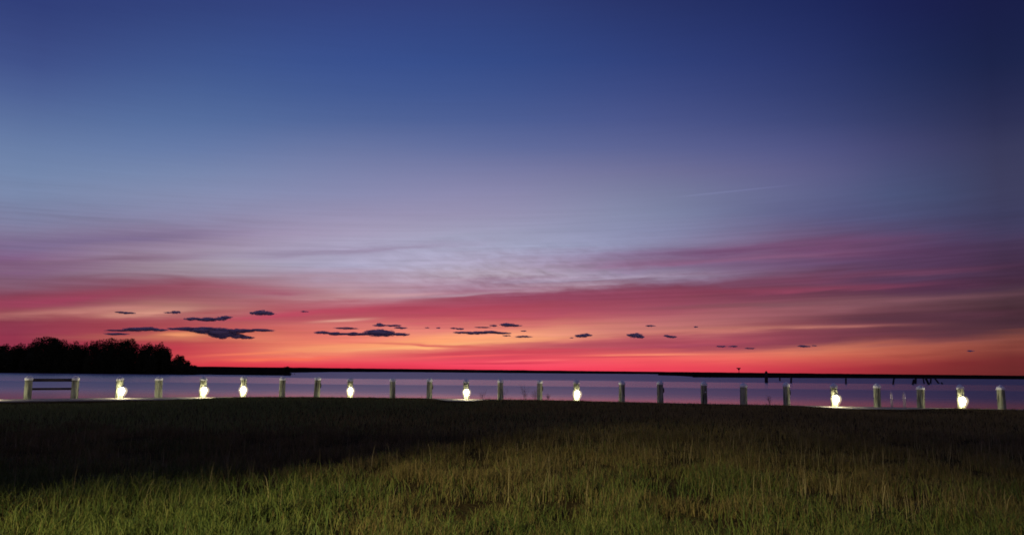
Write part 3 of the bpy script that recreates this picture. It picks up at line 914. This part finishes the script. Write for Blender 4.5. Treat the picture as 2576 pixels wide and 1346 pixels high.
# ------------------------------------------------------------------ weeds on the bank
WEED, _, _b = mat('dry_weed', (.075, .05, .035), .9)
WEEDS = [(1213, 22, 5, 'small dry weed right of the lamp with the bright strip of path'), (1268, 30, 6, 'forked dry weed just right of the plain middle post'),
         (1322, 42, 9, 'tallest branching dry weed, left of the post on the weedy mound'), (1345, 26, 8, 'short dense weed at the left foot of the mound post'),
         (1380, 12, 6, 'low weed at the right foot of the mound post'), (1936, 20, 5, 'faint dry weed between two dark posts of the run of five')]
def build_weed(X, hu, n, label):
    d = post_depth(X) - 2.35
    x = at(X, 995, d).x
    z = ground_z(x, d)
    rnd = random.Random(X)
    h = hu * .3975 / FPX * d + .12
    bm = bmesh.new()
    for k in range(n):
        a = rnd.uniform(-.5, .5); b = rnd.uniform(-.3, .3); hh = h * rnd.uniform(.55, 1)
        p0 = Vector((rnd.uniform(-.05, .05), rnd.uniform(-.05, .05), -.02))
        p1 = p0 + Vector((a * hh * .35, b * .1, hh * .55)); p2 = p1 + Vector((a * hh * .3, b * .1, hh * .45))
        tube(bm, [p0, p1, p2], [.0045, .0035, .002], 5)
        for q in range(6):
            s = p0.lerp(p1, .6).lerp(p2, q / 6)
            e = s + Vector((rnd.uniform(-.11, .11), rnd.uniform(-.05, .05), rnd.uniform(.04, .12)))
            tube(bm, [s, s.lerp(e, .6) + Vector((0, 0, .01)), e], [.002, .002, .0045], 5)
    o = bm_obj('weed', bm, WEED); o.location = (x, d, z)
    tag(o, label, 'weed', 'dry weeds on the bank')
for w in WEEDS: build_weed(*w)

# ------------------------------------------------------------------ small dark clouds
def cloud_mat(name, thin):
    m, nt, b = mat(name, (.82, .66, .74), 1.0)
    b.inputs['Specular IOR Level'].default_value = 0
    tr = nt.nodes.new('ShaderNodeBsdfTranslucent'); tr.inputs['Color'].default_value = (.50, .44, .62, 1)
    mx = nt.nodes.new('ShaderNodeMixShader'); mx.inputs[0].default_value = .30
    nt.links.new(b.outputs[0], mx.inputs[1]); nt.links.new(tr.outputs[0], mx.inputs[2])
    cl = nt.nodes.new('ShaderNodeBsdfTransparent'); m2 = nt.nodes.new('ShaderNodeMixShader'); m2.inputs[0].default_value = thin
    nt.links.new(mx.outputs[0], m2.inputs[1]); nt.links.new(cl.outputs[0], m2.inputs[2])
    nt.links.new(m2.outputs[0], nt.nodes['Material Output'].inputs['Surface'])
    return m
THIN = cloud_mat('thin_cloud_vapour', .66)
CLOUD = cloud_mat('cloud_vapour', .12)
# list of lobes (x0, x1, y0, y1) in the photo for each cloud
CLOUDS = [
 ('thin flat cloud highest on the left, above the second high tree clump', [(285, 320, 782, 786), (300, 341, 783.5, 788.5)]),
 ('small flat cloud with a faint tail, level with the oval one', [(412, 436, 783, 787), (428, 456, 780.5, 788)]),
 ('dark oval cloud with a humped top, highest of the larger ones', [(625, 668, 781, 791), (640, 682, 779, 791.5), (662, 695, 784, 792)]),
 ('long bar shaped cloud with a raised right end', [(462, 505, 797, 805), (490, 550, 797.5, 807), (540, 572, 795, 806), (555, 584, 792.5, 801)]),
 ('tiny flat cloud alone right of the oval one', [(755, 776, 780.5, 784.5)]),
 ('long thin cloud swelling on its right, above the right side of the trees', [(262, 340, 828, 832), (310, 385, 822, 832), (345, 400, 821, 831), (375, 420, 825, 832)]),
 ('faint narrow cloud just under the long thin one over the trees', [(263, 322, 836, 842)]),
 ('largest cloud, a wide wedge with a broken lower edge and long right tail', [(424, 500, 821.5, 831), (470, 560, 822, 837), (510, 600, 824, 847), (540, 585, 835, 851), (560, 640, 825, 836), (620, 690, 826, 833), (575, 620, 838, 850), (600, 641, 844, 852)]),
 ('second largest cloud, a long streak with a thick right half', [(790, 830, 831, 839), (820, 870, 834, 842), (860, 930, 835, 843), (915, 985, 826, 845), (940, 1000, 830, 845), (980, 1027, 836, 844)]),
 ('ragged cloud hanging just above the thick right half of the long streak', [(938, 975, 814, 821), (945, 962, 810.5, 817), (970, 1011, 815, 820.5)]),
 ('thin sliver cloud above the left half of the long streak', [(842, 901, 822, 827)]),
 ('small round ended cloud right of the ragged one', [(992, 1023, 820.5, 826.5)]),
 ('left of two tiny specks of cloud in the middle', [(1068, 1081, 821.5, 825)]),
 ('right of two tiny specks of cloud in the middle', [(1096, 1109, 821.5, 825.5)]),
 ('short flat cloud right of the two specks', [(1131, 1152, 822.5, 827), (1145, 1170, 824, 828.5)]),
 ('long thin dark streak above the brightest orange sky', [(1138, 1180, 832.5, 838), (1165, 1225, 832, 840), (1205, 1260, 831, 837.5), (1240, 1288, 834.5, 839)]),
 ('hair thin cloud left of the smoky humped one', [(1192, 1233, 820.5, 824)]),
 ('dark humped cloud with a left speck, above the long thin streak', [(1232, 1252, 815, 820.5), (1256, 1295, 811, 821), (1270, 1313, 815, 821)]),
 ('tiny flat cloud just right of the end of the thin streak', [(1308, 1326, 829.5, 832.8)]),
 ('low thin pair of wisps below the end of the thin streak', [(1264, 1286, 841, 845), (1296, 1337, 843, 848)]),
 ('dark domed cloud with a small speck at its lower left', [(1446, 1478, 839.5, 848.5), (1456, 1489, 838, 847), (1433, 1443, 847, 850)]),
 ('dark domed cloud with a ragged tail on its lower right', [(1575, 1600, 838, 844), (1580, 1618, 836.5, 849), (1600, 1624, 843, 850)]),
 ('dark wedge cloud pointing right, right of the ragged domed one', [(1668, 1690, 841, 847), (1676, 1704, 843, 849)]),
 ('reddish thin cloud above and between the domed and wedge clouds', [(1623, 1650, 816, 820.5)]),
 ('smallest reddish puff alone high on the right', [(1744, 1757, 819, 823)]),
 ('left of the twin flat clouds low on the right', [(1801, 1829, 868, 872.5)]),
 ('right of the twin flat clouds low on the right', [(1832, 1858, 867.5, 872)]),
 ('flat red brown cloud just below the twin flat ones', [(1872, 1901, 873, 877)]),
 ('dark domed cloud at the edge of the orange band on the right', [(2007, 2030, 866, 872.5), (2016, 2040, 868, 872.5), (2042, 2056, 866.5, 870)]),
 ('small lone dark cloud in the orange band near the right edge', [(2432, 2450, 879, 883.5)]),
]
def build_clouds():
    dist = 4200.0
    k = .3975 / FPX * dist
    for i, (label, lobes) in enumerate(CLOUDS):
        d = dist + (i * 37 % 11) * 30
        k = .3975 / FPX * d
        cx = sum(l[0] + l[1] for l in lobes) / 2 / len(lobes); cy = sum(l[2] + l[3] for l in lobes) / 2 / len(lobes)
        c = at(cx, cy, d)
        bm = bmesh.new()
        rnd = random.Random(i)
        for x0, x1, y0, y1 in lobes:
            p = at((x0 + x1) / 2, (y0 + y1) / 2, d) - c
            rx, rz = (x1 - x0) / 2 * k, (y1 - y0) / 2 * k
            jobs = [(p, rx * .74, rz * .62)]
            nb = int(10 + (x1 - x0) * .9)
            for q in range(nb):                # billows and shreds around the lobe
                a = rnd.uniform(0, 6.283); s = rnd.uniform(.12, .42)
                jobs.append((p + Vector((math.cos(a) * rx * rnd.uniform(.4, .98), rnd.uniform(-.5, .5) * rx * .6, math.sin(a) * rz * rnd.uniform(.5, .9))),
                             max(rx * s * .6, rz * s * 1.5), rz * s))
            for pp, sx, sz in jobs:
                r = bmesh.ops.create_icosphere(bm, subdivisions=3 if sx > rx * .6 else 2, radius=1)
                if (pp, sx, sz) != jobs[0]:
                    for f in {f for v in r['verts'] for f in v.link_faces}: f.material_index = 1
                for v in r['verts']:
                    nn = 1 + .30 * noise.fractal(v.co * 2.2 + Vector((i * 3.1, pp.x * .01, 0)), 1, 2, 3)
                    v.co = Vector((v.co.x * sx * nn, v.co.y * sx * .6 * nn, v.co.z * sz * nn)) + pp
        o = bm_obj('cloud', bm, CLOUD, None, True)
        o.data.materials.append(THIN)
        o.location = c
        tag(o, label, 'cloud', 'small dark clouds low in the sunset sky')
build_clouds()

# ------------------------------------------------------------------ the floodlight on its mast behind the viewer, with an added light screen
def build_floodlight():
    t = thing('floodlight', (FLOOD.x, FLOOD.y - .5, 0), 'floodlight on a steel mast that lights the near grass, with an added light screen', 'floodlight')
    o = Vector((0, .5, FLOOD.z))               # the lamp, seen from the mast
    bm = bmesh.new(); tube(bm, [(0, -.3, -.4), (0, -.3, 3), (0, -.3, FLOOD.z + .2)], [.09, .08, .06], 14)
    bm_obj('mast', bm, GREYMETAL, t, True)
    bm = bmesh.new(); box(bm, (-.22, -.32, FLOOD.z - .12), (.22, .36, FLOOD.z + .16), .03); bm_obj('housing', bm, GREYMETAL, t)
    cutoff = [(-18, 1.0), (-10.5, 5.4), (-6.3, 8.0), (-3.6, 9.8), (-2.6, 11.3), (-1.7, 13.5), (-.3, 16.2), (1.8, 18.2), (4.2, 17.6), (6.2, 13.4), (7.6, 10.0), (10, 5), (16, -2)]  # wanted edge of the lit grass; the added screen is shaped to it
    lo = []
    for x, y in cutoff:
        d = (Vector((x, y, 0.2)) - FLOOD).normalized()
        lo.append(o + d * 1.2)
    n = len(lo)
    V = [p for p in lo] + [p + Vector((0, 0, .95)) for p in lo] + [p + Vector((0, .015, 0)) for p in lo] + [p + Vector((0, .015, .95)) for p in lo]
    F = []
    for i in range(n - 1):
        F += [(i, i + 1, n + i + 1, n + i), (2 * n + i, 3 * n + i, 3 * n + i + 1, 2 * n + i + 1), (i, 2 * n + i, 2 * n + i + 1, i + 1), (n + i, n + i + 1, 3 * n + i + 1, 3 * n + i)]
    mesh_obj('light_screen', V, F, BLACK, t)  # unseen screen, added only to cut the beam
build_floodlight()
